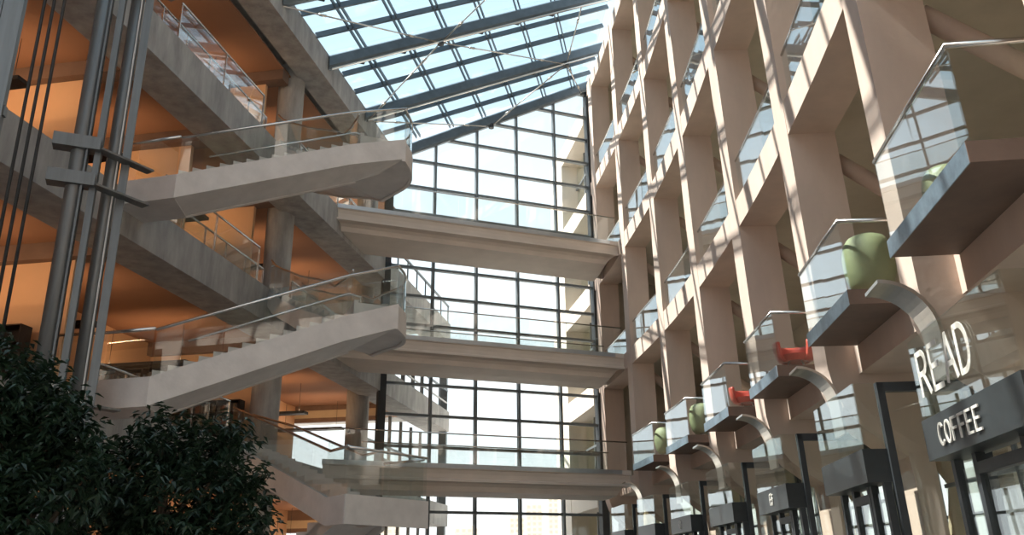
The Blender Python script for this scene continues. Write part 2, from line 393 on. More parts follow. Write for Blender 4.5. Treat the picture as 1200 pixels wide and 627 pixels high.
# ------------------------------------------------------------------ stairs
e1=V((.834,.552,0)); e2=V((-.552,.834,0))
def arr(zz,p): return V((p[0],p[1],zz))
def lerp(a,b,t): return V(a)+(V(b)-V(a))*t
def guard(t,pts,h,n,name='glass_panel',post=True):
    # glass guard over a polyline of base points
    pts=[V(p) for p in pts]
    for a,b in zip(pts,pts[1:]):
        L=(b-a).length; k=max(1,round(L/ n))
        d=V((b.x-a.x,b.y-a.y,0)).normalized(); sd=V((d.y,-d.x,0))*.008
        for i in range(k):
            p=a+(b-a)*(i/k)+d*.012; q=a+(b-a)*((i+1)/k)-d*.012
            MB().hexa([p-sd,q-sd,q+sd,p+sd,p-sd+V((0,0,h)),q-sd+V((0,0,h)),q+sd+V((0,0,h)),p+sd+V((0,0,h))]).build(name,M['g_guard'],t)
    MB().tube([p+V((0,0,h+.02)) for p in pts],.03,10).build('handrail',M['rail'],t,smooth=True)
def slab_strip(lefts,rights,th):
    b=MB(); loops=[[l-V((0,0,th)),r-V((0,0,th)),r,l] for l,r in zip(lefts,rights)]
    return b.sweep(loops)
def staircase(label,zb,zland,ztop,b,K,T,zK,zT,sN,first=True):
    b=V((*b,0));K=V((*K,0));T=V((*T,0))
    t=thing('staircase',label,'staircase',(b.x if first else K.x,b.y if first else K.y,zb),'dog-leg staircases of the left building')
    th=.56
    if first:
        B0=arr(zb,b); K0=arr(zK,K); T0=arr(zT,T); Win=1.5
        ein=V((-.12,1.15,0))
        # entry landing
        a=b+V((-1.05,.28,0))
        offa=(a-PL).dot(nL)
        pa=a-nL*offa; s_b=(b+ein-PL).dot(dL); 
        poly=[pa,a,b,b+ein*1.0,Lp((b+ein-PL).dot(dL)+.1,0.0,0)]
        MB().prism([arr(zb-th,p) for p in poly],[arr(zb,p) for p in poly]).build('landing',M['stair'],t)
        guard(t,[arr(zb,pa+nL*.05),arr(zb,a+V((.02,.03,0))),arr(zb,b+V((-.03,.05,0)))],.92,1.2)
        # flight: raked slab with a raised stringer along the open side
        o=[B0,K0,T0]; 
        slab_strip([p+ein*.92-V((0,0,.06)) for p in o[:2]]+[T0+V((-.75,.9,0))-V((0,0,.06))],[p+ein*.04-V((0,0,.06)) for p in o],th-.08).build('soffit_slab',M['stair'],t)
        slab_strip([p+ein*.09 for p in o],o,th).build('stringer',M['stair'],t)
        slab_strip([p+ein*1.0 for p in o[:2]],[p+ein*.92 for p in o[:2]],th).build('stringer',M['stair'],t)
        n=14; bs=MB()
        for i in range(n):
            p=lerp(B0,K0,i/n); q=lerp(B0,K0,(i+1)/n)
            z0,z1=p.z-.1,q.z+.02
            bs.hexa([arr(z0,p+ein*.09),arr(z0,q+ein*.09),arr(z0,q+ein*.92),arr(z0,p+ein*.92),arr(z1,p+ein*.09),arr(z1,q+ein*.09),arr(z1,q+ein*.92),arr(z1,p+ein*.92)])
        bs.build('steps',M['stair'],t)
        guard(t,[o[0]+ein*.04,o[1]+ein*.04,o[2]+ein*.03],.90,1.45)
        hr=[lerp(B0,K0,f)+ein*.80+V((0,0,.80)) for f in (.10,.99)]
        MB().tube([hr[0]-V((.0,.0,.0)),hr[1],hr[1]+V((.25,.12,-.05)),hr[1]+V((.3,.14,-.6))],.025,8).build('inner_handrail',M['rail'],t,smooth=True)
    # landing at the tip and the return flight to the floor above
    K1=K+V((.02,.12,0)) if first else K
    N=Lp(sN,0,0); N2=Lp(sN+2.4,0,0)
    fr=[0,.12,.24,.38,.66,1]
    if first:
        far=[T,T+V((.08,.8,0)),T+V((-.12,1.6,0)),T+V((-.95,2.6,0)),N2+(T+V((-.95,2.6,0))-N2)*.5,N2]
        near=[K+V((.12,.25,0)),K+V((-.06,.8,0)),K+V((-.34,1.45,0)),K+V((-.75,2.1,0)),N+(K+V((-.75,2.1,0))-N)*.5,N]
        f_l=.38
    else:
        wd_=(T-K).normalized()*1.05
        near=[lerp(K,N,f) for f in fr]; far=[p+wd_ for p in near]; far[-1]=Lp(sN+1.3,0,0)
        f_l=.12
    zs=[zland+(ztop-zland)*max(0,(f-f_l)/(1-f_l)) for f in fr]
    def crm(P,i,t):
        a,b_,c,d=P[max(i-1,0)],P[i],P[i+1],P[min(i+2,len(P)-1)]
        return .5*((2*b_)+(c-a)*t+(2*a-5*b_+4*c-d)*t*t+(3*b_-a-3*c+d)*t**3)
    if first:
        q=4; nf=[];ff=[];fz=[];frr=[]
        for i in range(5):
            for k in range(q):
                t_=k/q; nf.append(crm(near,i,t_)); ff.append(crm(far,i,t_)); frr.append(fr[i]+(fr[i+1]-fr[i])*t_)
        nf.append(near[-1]); ff.append(far[-1]); frr.append(1.)
        near,far,fr=nf,ff,frr
        zs=[zland+(ztop-zland)*max(0,(f-f_l)/(1-f_l)) for f in fr]
    nl=[arr(z,p) for p,z in zip(near,zs)]; fl=[arr(z,p) for p,z in zip(far,zs)]
    inn=lambda p,q: (q-p).normalized()*.10
    slab_strip([p+inn(p,q)-V((0,0,.06)) for p,q in zip(nl,fl)],[q-inn(p,q)-V((0,0,.06)) for p,q in zip(nl,fl)],th-.10).build('soffit_slab',M['stair'],t)
    slab_strip(nl,[p+inn(p,q) for p,q in zip(nl,fl)],th).build('stringer',M['stair'],t)
    slab_strip([q-inn(p,q) for p,q in zip(nl,fl)],fl,th).build('stringer',M['stair'],t)
    if not first:
        d=(T-K).normalized(); sd=V((-d.y,d.x,0))*.1
        slab_strip([arr(zland+.004,K)+sd*.2,arr(zland+.004,T)+sd*.2],[arr(zland+.004,K)-sd*.25,arr(zland+.004,T)-sd*.25],th+.01).build('landing_front',M['stair'],t)
    bs=MB(); n=14
    for i in range(n):
        f0=f_l+(1-f_l)*i/n; f1=f_l+(1-f_l)*(i+1)/n
        def at(f,L):
            for k in range(len(fr)-1):
                if f<=fr[k+1]+1e-9: return lerp(L[k],L[k+1],(f-fr[k])/(fr[k+1]-fr[k]))
            return L[-1]
        p0,p1,q0,q1=at(f0,near),at(f1,near),at(f0,far),at(f1,far)
        za=zland+(ztop-zland)*i/n-.1; zb_=zland+(ztop-zland)*(i+1)/n+.03
        e=inn(p0,q0)
        bs.hexa([arr(za,p0+e),arr(za,q0-e),arr(za,q1-e),arr(za,p1+e),arr(zb_,p0+e),arr(zb_,q0-e),arr(zb_,q1-e),arr(zb_,p1+e)])
    bs.build('steps',M['stair'],t)
    guard(t,[p+inn(p,q)*.5 for p,q in zip(nl,fl)][(5 if first else 0):],.92,1.6)
    guard(t,[q-inn(p,q)*.5 for p,q in zip(nl,fl)],.92,1.6)
    if not first:
        u=(T-K).normalized(); bk_=V((-u.y,u.x,0)); 
        poly=[K+u*.05+bk_*.1,T+bk_*.1,T+bk_*1.35,K+u*.6+bk_*1.35]
        MB().prism([arr(zland-.45,p) for p in poly],[arr(zland-.06,p) for p in poly]).build('landing',M['stair'],t)
        a0,a1=K+u*1.22+bk_*1.35,T+bk_*1.35
        lo=[arr(zland-.05,a0),arr(.15,a0+bk_*5.6)]; hi=[arr(zland-.05,a1),arr(.15,a1+bk_*5.6)]
        slab_strip(lo,hi,.32).build('lower_flight',M['stair'],t)
        slab_strip(hi,[p+u*.1 for p in hi],.5).build('stringer',M['stair'],t)
        lb=MB()
        for i in range(16):
            p0,p1=lerp(a0,a0+bk_*5.6,i/16),lerp(a0,a0+bk_*5.6,(i+1)/16); w_=a1-a0; z1=zland-(zland-.15)*(i)/16; 
            lb.hexa([arr(z1-.3,p0),arr(z1-.3,p1),arr(z1-.3,p1+w_),arr(z1-.3,p0+w_),arr(z1-.02,p0),arr(z1-.02,p1),arr(z1-.02,p1+w_),arr(z1-.02,p0+w_)])
        lb.build('steps',M['stair'],t)
        guard(t,[arr(zland-.02,T+bk_*.1-u*.04),arr(zland-.02,T+bk_*1.3-u*.04)],.9,1.3)
        guard(t,[arr(zland,lerp(K,T,.02)),arr(zland,lerp(K,T,.98))],.9,1.3)
    return t
staircase('upper pale concrete staircase jutting out below the glass roof beside the lift columns',LB+.1,12.3,LA,(-7.328,17.639),(-3.93,19.85),(-2.72,20.65),11.85,12.38,5.2)
staircase('middle pale concrete staircase rising over the leafy trees to a rounded glass-railed nose',LC+.1,7.42,LB,(-6.79,16.30),(-3.6,18.43),(-2.56,19.13),6.98,7.45,5.6)
staircase('lowest concrete staircase, descending beside the tree to a square landing with glass corners',0,3.18,LC,(-7.6,15),(-3.32,17.9),(-1.88,19.9),3.18,3.18,4.1,first=False)

# balustrades on the slab edges of the left building
def balustrade(label,z,s0,s1,off=-.75,h=1.0,pitch=1.15):
    t=thing('glass_balustrade',label,'balustrade',Lp((s0+s1)/2,off,z))
    n=max(1,int((s1-s0)/pitch))
    for i in range(n+1):
        s=s0+(s1-s0)*i/n
        MB().bar(Lp(s,off,z),Lp(s,off,z+h),.02,.05,nL).build('post',M['rail'],t)
        if i<n:
            a=s+.03; bb=s+(s1-s0)/n-.03
            MB().hexa([Lp(a,off-.006,z+.08),Lp(bb,off-.006,z+.08),Lp(bb,off+.006,z+.08),Lp(a,off+.006,z+.08),Lp(a,off-.006,z+h-.03),Lp(bb,off-.006,z+h-.03),Lp(bb,off+.006,z+h-.03),Lp(a,off+.006,z+h-.03)]).build('glass_panel',M['g_guard'],t)
    MB().tube([Lp(s0,off,z+h+.02),Lp(s1,off,z+h+.02)],.03,8).build('handrail',M['rail'],t,smooth=True)
balustrade('dark glass balustrade set back along the top floor edge at upper left',LA+.02,-9,5.5,-.55)
balustrade('low-looking glass balustrade set back on the slab just above the middle staircase',LB+.02,.6,6.6,-.75)
balustrade('glass balustrade on the first floor edge behind the trees',LC+.02,-1.2,3.9,-.6)
balustrade('tall glass screen at the stair head of the top floor, reaching the upper frame edge',LA+.02,-.5,4.3,-.06,1.06,2.4)
balustrade('glass screen at the stair head under the upper staircase',LB+.02,-.2,4.9,-.06,1.06,2.4)
balustrade('glass screen at the stair head above the lowest staircase',LC+.02,1.0,4.0,-.06,1.06,2.0)
balustrade('glass balustrade on the slab end running to the topmost footbridge',LA+.02,7.4,13.4,-.2)
balustrade('glass balustrade on the slab end beside the middle footbridge',LB+.02,8.0,13.2,-.4)
# railings of the left wing outside
def outrail(label,z,h,slats):
    t=thing('outside_railing',label,'railing',Lp(22,-.1,z))
    for i in range(8):
        s=16.7+i*1.5
        MB().bar(Lp(s,-.1,z),Lp(s,-.1,z+h),.06,.06,nL).build('post',M['mull'],t)
    MB().bar(Lp(16.6,-.1,z+h),Lp(27.3,-.1,z+h),.09,.09).build('rail',M['mull'],t)
    if slats:
        MB().bar(Lp(16.6,-.1,z+.45),Lp(27.3,-.1,z+.45),.06,.07).build('rail',M['white'],t)
outrail('outside railing on the white wing behind the glass, third storey',LA+.02,1.0,False)
outrail('outside railing on the white wing behind the glass, second storey',LB+.02,1.1,True)
outrail('outside railing on the white wing behind the glass, first storey',LC+.02,1.1,True)
wt=thing('window_2',kind='structure')
for s in [17.0+1.7*i for i in range(7)]:
    for z0,z1 in ((0,LC-1.03),(LC,LB-1.03),(LB,LA-1.03)):
        MB().bar(Lp(s,-1.5,z0),Lp(s,-1.5,z1),.10,.14,nL).build('mullion',M['mull'],wt)
for z0,z1 in ((LC,LB-1.03),(LB,LA-1.03)):
    MB().bar(Lp(16.6,-1.5,(z0*.4+z1*.6)),Lp(27.3,-1.5,(z0*.4+z1*.6)),.1,.1).build('transom',M['mull'],wt)
MB().hexa([Lp(27.15,-.5,0),Lp(27.4,-.5,0),Lp(27.4,-.1,0),Lp(27.15,-.1,0),Lp(27.15,-.5,LA),Lp(27.4,-.5,LA),Lp(27.4,-.1,LA),Lp(27.15,-.1,LA)]).build('end_post',M['mull'],wt)

# ------------------------------------------------------------------ bookcases with books, uplights
def bookcase(label,s,o0,z,n=3,w=.8,books=True,hh_=2.1):
    t=thing('bookcase',label,'bookcase',Lp(s+.2,o0+n*w/2,z),'bookcases of the library floors')
    L=n*w; sh=(hh_-.1)/5
    def bx(a0,a1,b0,b1,z0,z1): return MB().hexa([Lp(a0,b0,z0),Lp(a1,b0,z0),Lp(a1,b1,z0),Lp(a0,b1,z0),Lp(a0,b0,z1),Lp(a1,b0,z1),Lp(a1,b1,z1),Lp(a0,b1,z1)])
    bx(s+.38,s+.40,o0,o0+L,z,z+hh_).build('back_panel',M['shelf'],t)
    for k in range(n+1): bx(s,s+.38,o0+k*w-.015,o0+k*w+.015,z,z+hh_).build('side_panel',M['shelf'],t)
    for k in range(6): bx(s,s+.38,o0,o0+L,z+.07+k*sh,z+.10+k*sh).build('shelf',M['shelf'],t)
    out=[]
    if books:
        for k in (4,3):
            q=o0+.03
            while q<o0+L-.1:
                wd=random.uniform(.05,.09); hh=random.uniform(.2,.30)
                m=(q-o0)%w
                if m+wd>w-.03: q=o0+(math.floor((q-o0)/w)+1)*w+.03; continue
                if random.random()<.85:
                    out.append(bx(s+.06,s+.30,q,q+wd-.006,z+.10+k*sh,z+.10+k*sh+hh).build('book',random.choice(bk)))
                q+=wd
    return out
bks=bookcase('dark bookcase on the first floor beside the middle staircase landing',3.8,-4.3,LC,3)
for o in bks: tag(o,'upright book in the dark bookcase beside the middle staircase landing','book','books beside the middle staircase landing')
bks=bookcase('dark bookcase on the first floor under the middle staircase, behind the right-hand tree',8.6,-4.6,LC,3)
for o in bks: tag(o,'upright book in the dark bookcase under the middle staircase','book','books under the middle staircase')
bookcase('dark bookcase at far left behind the lift columns',-.9,-5.2,LC,3,.8,False)
# cross walls of the library rooms with a dark downstand beam over each
for z,sw,o1 in ((LB,-.6,-2.4),(LB,3.3,-1.7),(LB,7.9,-1.95),(LA,7.9,-1.95),(LA,-1.0,-2.4),(LC,9.2,-1.95),(LC,-.2,-2.2)):
    def bx(a0,a1,b0,b1,z0,z1): return MB().hexa([Lp(a0,b0,z0),Lp(a1,b0,z0),Lp(a1,b1,z0),Lp(a0,b1,z0),Lp(a0,b0,z1),Lp(a1,b0,z1),Lp(a1,b1,z1),Lp(a0,b1,z1)])
    bx(sw,sw+.15,-6,o1,z,z+3.85).build('cross_wall',M['orange'],wl)
    bx(sw-.25,sw+.25,-6,-1.2,z+3.85,z+4.36).build('downstand_beam',M['brown'],wl)
for z,z0,z1 in ((LC,3.5,4.38),(0,3.6,4.65)):
    bx(21.4,21.6,-6,-1.7,z+z0,z+z1).build('end_spandrel',M['brown'],wl)
    bx(21.34,21.4,-6,-1.7,z+z0+.2,z+z0+.55).build('end_panel',M['shop'],wl)

# warm strip uplights inside the floors
for z,lab in ((LC,'first floor'),(LB,'second floor'),(LA,'third floor'),(0.0,'ground floor')):
    for k in range(8):
        s=[-9.5,-5.6,-2.4,1.5,6.0,10.9,14.9,18.9][k]
        zz=z+2.75
        t=thing('strip_uplight','warm strip uplight hung across the %s, %s bay from the lift'%(lab,['first','second','third','fourth','fifth','sixth','seventh','eighth'][k]),'lamp',Lp(s,-4,zz),'strip uplights of the library floors')
        MB().bar(Lp(s,-2.6,zz),Lp(s,-5.6,zz),.42,.10).build('housing',M['dark'],t)
        MB().bar(Lp(s,-2.75,zz+.052),Lp(s,-5.45,zz+.052),.08,.012).build('diffuser',M['lamp'],t)
        for o in (-2.9,-5.3):
            MB().tube([Lp(s,o,zz+.03),Lp(s,o,z+3.95 if z else 4.2)],.008,6).build('suspension_wire',M['dark'],t)
        la=bpy.data.lights.new('uplight','AREA'); la.shape='RECTANGLE'; la.size=.12; la.size_y=2.8; la.energy=25; la.color=(1,.62,.34)
        lo=bpy.data.objects.new('uplight',la); C.objects.link(lo); lo.parent=t; lo.location=(0,0,.09)
        ld=(V((0,0,.55))+dL*.85).normalized(); lx=nL.cross(ld); lo.rotation_euler=Matrix(((lx.x,nL.x,-ld.x),(lx.y,nL.y,-ld.y),(lx.z,nL.z,-ld.z))).to_euler()

# ------------------------------------------------------------------ lift columns, pipes and cables
lf=thing('lift_tower','grey steel lift tower of two round columns tied by bracket beams at left','lift tower',(-8.1,15,0))
def vert(name,x,y,r,mt,z1=19,n=24): return MB().tube([(x,y,0),(x,y,z1)],r,n).build(name,M[mt],lf,smooth=True)
def vbox(name,x,y,hx,hy,mt,z1=19,ang=.3):
    a=V((math.cos(ang),math.sin(ang),0)); c=V((-math.sin(ang),math.cos(ang),0))
    return MB().box((x,y,z1/2),a*hx,c*hy,V((0,0,z1/2))).build(name,M[mt],lf)
vert('round_column',-8.10,15.0,.158,'liftsteel'); vert('round_column',-7.70,15.5,.125,'liftsteel')
vbox('guide_channel',-7.80,15.1,.055,.09,'liftsteel'); vbox('guide_channel',-7.90,15.25,.03,.06,'liftsteel'); vbox('flat_post',-7.50,15.6,.075,.03,'liftsteel')
vbox('guide_channel',-7.92,14.9,.018,.03,'liftsteel'); vbox('conduit',-7.585,15.45,.012,.03,'white')
for z in (9.35,8.62,14.1,13.4,4.6,3.9):
    MB().bar((-8.5,14.75,z),(-7.75,15.05,z),.30,.25).build('bracket_beam',M['liftsteel'],lf)
    MB().bar((-7.75,14.95,z-.1),(-7.15,15.95,z-.1),.22,.04).build('tie_plate',M['liftsteel'],lf)
lf2=thing('lift_mast','dark steel lift mast with wide posts at the left edge of the picture','lift mast',(-8.1,11.6,0))
for x,y,hx in ((-7.66,11.6,.13),(-7.95,11.5,.16)):
    MB().box((x,y,10),V((hx,.04,0)),V((-.03,.09,0)),V((0,0,10))).build('mast_post',M['liftsteel'],lf2)
for z in (6.8,8.2,10.5): MB().bar((-8.1,11.55,z),(-7.5,11.65,z),.10,.16).build('mast_tie',M['liftsteel'],lf2)
for k,(x,y) in enumerate(((-6.37,10.25),(-6.24,10.25),(-6.10,10.25))):
    tag(MB().tube([(x,y,.0),(x,y,22)],.022,8).build('lift_cable',M['black'],smooth=True),['leftmost','middle','rightmost'][k]+' of three dark cables hanging beside the lift columns','cable','lift cables')
for z0,z1,s0,s1,lab in ((7.55,8.35,-9.5,-4.6,'white bulkhead panel behind the lift columns, lower one'),(12.3,13.15,-9.5,-4.6,'white bulkhead panel behind the lift columns, upper one')):
    tag(MB().hexa([Lp(s0,-2.4,z0),Lp(s1,-2.4,z0),Lp(s1,-2.25,z0),Lp(s0,-2.25,z0),Lp(s0,-2.4,z1),Lp(s1,-2.4,z1),Lp(s1,-2.25,z1),Lp(s0,-2.25,z1)]).build('bulkhead_panel',M['white']),lab,'panel')

# ------------------------------------------------------------------ balconies over the shops
BAL=[(7.5,10.15,'first'),(12.1,14.6,'second'),(16.9,19.3,'third'),(21.35,23.9,'fourth'),(25.8,28.5,'fifth'),(30.2,33.0,'sixth')]
BL=['nearest balcony, with a wide dark underside at the right edge','second-nearest balcony, in front of the large green chair','third balcony, holding the bright red tub chair','fourth balcony, with a red chair glimpsed behind its glass','fifth balcony, with the small upright green chair','farthest balcony, next to the end of the lowest footbridge']
zf=5.45
BALT=[]
for (y0,y1,_),lab in zip(BAL,BL):
    t=thing('balcony','glass-railed '+lab,'balcony',Wp((y0+y1)/2,-.2,zf),'balconies over the shops')
    BALT.append(t); D=-.30
    b=MB(); wallbar(b,y0,y1,D,1.44,zf-.20,zf); b.build('floor_plate',M['brown'],t)
    b=MB(); wallbar(b,y0,y1,D-.012,D,zf-.21,zf+.01); b.build('edge_plate',M['slabedge'],t)
    b=MB(); wallbar(b,y0-.012,y0,D-.012,1.3,zf-.21,zf+.01); b.build('edge_plate',M['brown'],t)
    b=MB(); wallbar(b,y0+.02,y1-.02,D+.03,D+.045,zf,zf+1.05); b.build('glass_panel',M['g_guard'],t)
    b=MB(); wallbar(b,y0+.02,y0+.035,D+.05,1.2,zf,zf+1.05); b.build('glass_panel',M['g_guard'],t)
    MB().tube([Wp(y1,D+.04,zf+1.08),Wp((y0+y1)/2,D+.04,zf+1.08),Wp(y0+.03,D+.04,zf+1.08),Wp(y0+.03,1.25,zf+1.08)],.032,10).build('top_rail',M['rail'],t,smooth=True)
# curved steel brackets under the fins
for i,t in zip(range(4,10),[BALT[1],BALT[2],BALT[3],BALT[4],BALT[5],BALT[5]]):
    y=fy[i]-.50; w=.28
    loops=[]
    for k in range(13):
        a=k/12*pi/2
        d=-.62+.60*math.sin(a); z=4.22+.63*math.cos(a)
        loops.append((d,z))
    loops.append((-.01,3.75))
    L=[]
    for k,(d,z) in enumerate(loops):
        dd,zz=loops[min(k+1,len(loops)-1)][0]-loops[max(k-1,0)][0],loops[min(k+1,len(loops)-1)][1]-loops[max(k-1,0)][1]
        q=math.hypot(dd,zz); nd,nz=-zz/q*.022,dd/q*.022
        L.append([Wp(y-w,d-nd,z-nz),Wp(y+w,d-nd,z-nz),Wp(y+w,d+nd,z+nz),Wp(y-w,d+nd,z+nz)])
    MB().sweep(L).build('curved_bracket',M['steel'],t,smooth=False)['label']='curved brushed steel bracket'

# ------------------------------------------------------------------ shop entrances
def strokes(s,h,name,parent,P,right,upv,mt,wd,w,gap,depth=.015):
    """letters cut from flat strips: each letter of a word is a part of its own"""
    right=V(right).normalized(); upv=V(upv).normalized(); nrm=right.cross(upv)
    def arc(cx,cy,rx,ry,a0,a1,n=14): return [(cx+rx*math.cos(math.radians(a0+(a1-a0)*k/n)),cy+ry*math.sin(math.radians(a0+(a1-a0)*k/n))) for k in range(n+1)]
    G={'C':[arc(.5,.5,.5,.5,45,315)],'O':[arc(.5,.5,.5,.5,0,360,24)],'F':[[(0,0),(0,1),(.9,1)],[(0,.53),(.75,.53)]],'E':[[(.9,0),(0,0),(0,1),(.9,1)],[(0,.52),(.75,.52)]],
       'R':[[(0,0),(0,1),(.5,1)]+arc(.5,.75,.4,.25,90,-90,10)+[(0,.5)],[(.45,.5),(.95,0)]],'A':[[(0,0),(.5,1),(1,0)],[(.18,.34),(.82,.34)]],'D':[[(0,0),(0,1),(.35,1)]+arc(.35,.5,.6,.5,90,-90,14)+[(0,0)]],'5':[[(.85,1),(.1,1),(.05,.55),(.5,.62)]+arc(.45,.32,.45,.31,70,-150,10)]}
    x=0
    for ch in s:
        mb=MB()
        for poly in G[ch]:
            p3=[V(P)+right*(x+a*w)+upv*(b*h) for a,b in poly]
            for a,b in zip(p3,p3[1:]):
                d=(b-a)
                if d.length<1e-5: continue
                e=d.normalized()*wd*.35
                mb.bar(a-e,b+e,wd,depth,nrm)
        mb.build(name,M[mt],parent); x+=w+gap
PORT=[(7.45,10.15),(12.45,14.7),(17.2,19.5),(21.7,24.0),(26.0,28.3),(30.3,32.5),(34.4,36.4)]
PLAB=['nearest shop entrance, its dark box lettered COFFEE','second shop entrance, plain dark box with streaked metal front','third shop entrance, pale box with a small white emblem','fourth shop entrance, plain pale box between two emblem boxes','fifth shop entrance, pale box with a white flower emblem','sixth shop entrance, small plain pale box','farthest shop entrance, under the lowest footbridge end']
zb0,zb1,zg=2.80,3.25,4.17
for k,((y0,y1),lab) in enumerate(zip(PORT,PLAB)):
    D=-.34 if k==0 else -.40
    t=thing('shop_entrance','glass '+lab,'entrance',Wp((y0+y1)/2,D,0),'shop entrances')
    b=MB(); wallbar(b,y0,y1,D,D+.38,zb0,zb1,5); bx=b.build('sign_box',M['sign'],t)
    # glass box over and under the sign
    b=MB(); wallbar(b,y0+.01,y1,D+.02,D+.035,zb1,zg,5); b.build('glass_panel',M['g_shop'],t)
    b=MB(); wallbar(b,y0+.01,y0+.025,D+.04,-.07,zb1,zg,5); b.build('glass_panel',M['g_shop'],t)
    # portal frame across the depth
    def fr(d0,d1,z0,z1): 
        bb=MB(); wallbar(bb,y0-.06,y0+.06,d0,d1,z0,z1,5); bb.build('portal_frame',M['dark'],t)
    fr(-.06,.04,0,zg); fr(-.06,1.3,zg-.13,zg); fr(1.2,1.3,0,zg)
    b=MB(); wallbar(b,y0-.01,y0+.01,.04,1.2,0,zg-.13,5); b.build('glass_panel',M['g_shop'],t)
    # doors under the box
    dd=D+.22
    for a in (y0+.02,y0+.62,y0+.75,y1-.75,y1-.12):
        bb=MB(); wallbar(bb,a,a+.10,dd,dd+.10,0,zb0,5); bb.build('door_frame',M['dark'],t)
    bb=MB(); wallbar(bb,y0+.75,y1-.65,dd,dd+.10,zb0-.22,zb0-.10,5); bb.build('door_frame',M['dark'],t)
    for a,c in ((y0+.12,y0+.62),(y0+.85,y1-.75),(y1-.65,y1-.12)):
        bb=MB(); wallbar(bb,a,c,dd+.04,dd+.055,.05,zb0-.12,5); bb.build('door_glass',M['g_shop'],t)
    bb=MB(); wallbar(bb,y0+.02,y0+.04,dd+.1,-.07,.0,zb0,5); bb.build('glass_panel',M['g_shop'],t)
    # writing
    P=lambda y,z,off=.006: Wp(y,D-off,z)
    rdir=(P(y0,3)-P(y1,3)); udir=P(y0,4)-P(y0,3)
    if k==0:
        strokes('COFFEE',.22,'sign_letter',bx,P(9.62,2.91,.02),rdir,udir,'letter',.026,.145,.062)
        strokes('READ',.46,'glass_letter',t,Wp(9.90,D,3.50),rdir,udir,'letter',.060,.29,.12,.008)
    elif k==2:
        em=MB(); rv=V(rdir).normalized(); uv=V(udir).normalized(); cc=P((y0+y1)/2,3.03,.015); nn=rv.cross(uv)
        for (ax,ay,bx_,by) in ((-.10,-.10,-.10,.10),(-.10,.10,.02,.12),(-.10,.0,.0,.01),(.06,-.11,.10,.02),(.10,.02,.02,.04),(-.03,-.10,.05,-.05),(.04,.07,.11,.10)):
            em.bar(cc+rv*ax+uv*ay,cc+rv*bx_+uv*by,.026,.02,nn)
        em.build('sign_emblem',M['letter'],bx)
    elif k==4:
        em=MB()
        for q in range(8):
            a=q*pi/4; rv=V(rdir).normalized(); uv=V(udir).normalized(); cc=P((y0+y1)/2,3.03,.015)
            em.bar(cc+(rv*math.cos(a)+uv*math.sin(a))*.04,cc+(rv*math.cos(a)+uv*math.sin(a))*.13,.03,.02,rv.cross(uv))
        em.build('sign_emblem',M['letter'],bx)
# outer windows at the back of the shops
ow=thing('window_4',kind='structure')
for i in range(1,len(fy)-1):
    b=MB(); wallbar(b,fy[i]-.75,fy[i]+.75,4.85,5.25,0,4.12); b.build('pier',M['shop'],ow)
    b=MB(); wallbar(b,fy[i]+.75,fy[i+1]-.75,5.0,5.02,.5,4.1); b.build('glazing',M['g_wall'],ow)
    for f in (.33,.67):
        y=fy[i]+.75+(fy[i+1]-fy[i]-1.5)*f
        b=MB(); wallbar(b,y-.04,y+.04,4.95,5.08,.5,4.1); b.build('mullion',M['mull'],ow)
    for z in (1.7,2.9):
        b=MB(); wallbar(b,fy[i]+.75,fy[i+1]-.75,4.95,5.08,z-.035,z+.035); b.build('transom',M['mull'],ow)
# shop front glazing between the entrances
sf=thing('window_3',kind='structure')
for i in range(3,len(fy)-1):
    ya=fy[i]+.4; yb=fy[i+1]-.4
    b=MB(); wallbar(b,ya,yb,1.52,1.535,0,4.85); b.build('glazing',M['g_shop'],sf)
    for f in (.33,.66):
        y=ya+(yb-ya)*f
        b=MB(); wallbar(b,y-.03,y+.03,1.5,1.56,0,4.85); b.build('mullion',M['mull'],sf)
    b=MB(); wallbar(b,ya,yb,1.5,1.56,2.9,2.96); b.build('transom',M['mull'],sf)
    # glass suspension arm with spider clamp
    a=Wp(fy[i]+.9,1.25,4.15); c=Wp(fy[i]+.2,.6,4.0)
    s_=MB(); s_.tube([a,c],.02,8); s_.tube([a+V((0,.0,.35)),a-V((0,0,.3))],.016,8); s_.build('spider_arm',M['steel'],sf,smooth=True)

# ------------------------------------------------------------------ chairs on the balconies
def lathe_shell(mb,R,H,ang0,ang1,th,prof,n=18):
    outer=[];inner=[]
    for (rr,z) in prof:
        outer.append([V((R*rr*math.cos(a),R*rr*math.sin(a),H*z)) for a in [ang0+(ang1-ang0)*k/n for k in range(n+1)]])
        inner.append([V(((R*rr-th)*math.cos(a),(R*rr-th)*math.sin(a),H*z)) for a in [ang0+(ang1-ang0)*k/n for k in range(n+1)]])
    m=n+1; P=len(prof); vs=[p for L in outer for p in L]+[p for L in inner for p in L]; o=P*m; fs=[]
    for i in range(P-1):
        for k in range(n):
            a=i*m+k
            fs.append((a,a+1,a+m+1,a+m)); fs.append((o+a,o+a+m,o+a+m+1,o+a+1))
    for k in range(n):
        fs.append((k,o+k,o+k+1,k+1)); a=(P-1)*m+k; fs.append((a,a+1,o+a+1,o+a))
    for i in range(P-1):
        a=i*m; fs.append((a,a+m,o+a+m,o+a)); a=i*m+n; fs.append((a,o+a,o+a+m,a+m))
    mb.add(vs,fs)
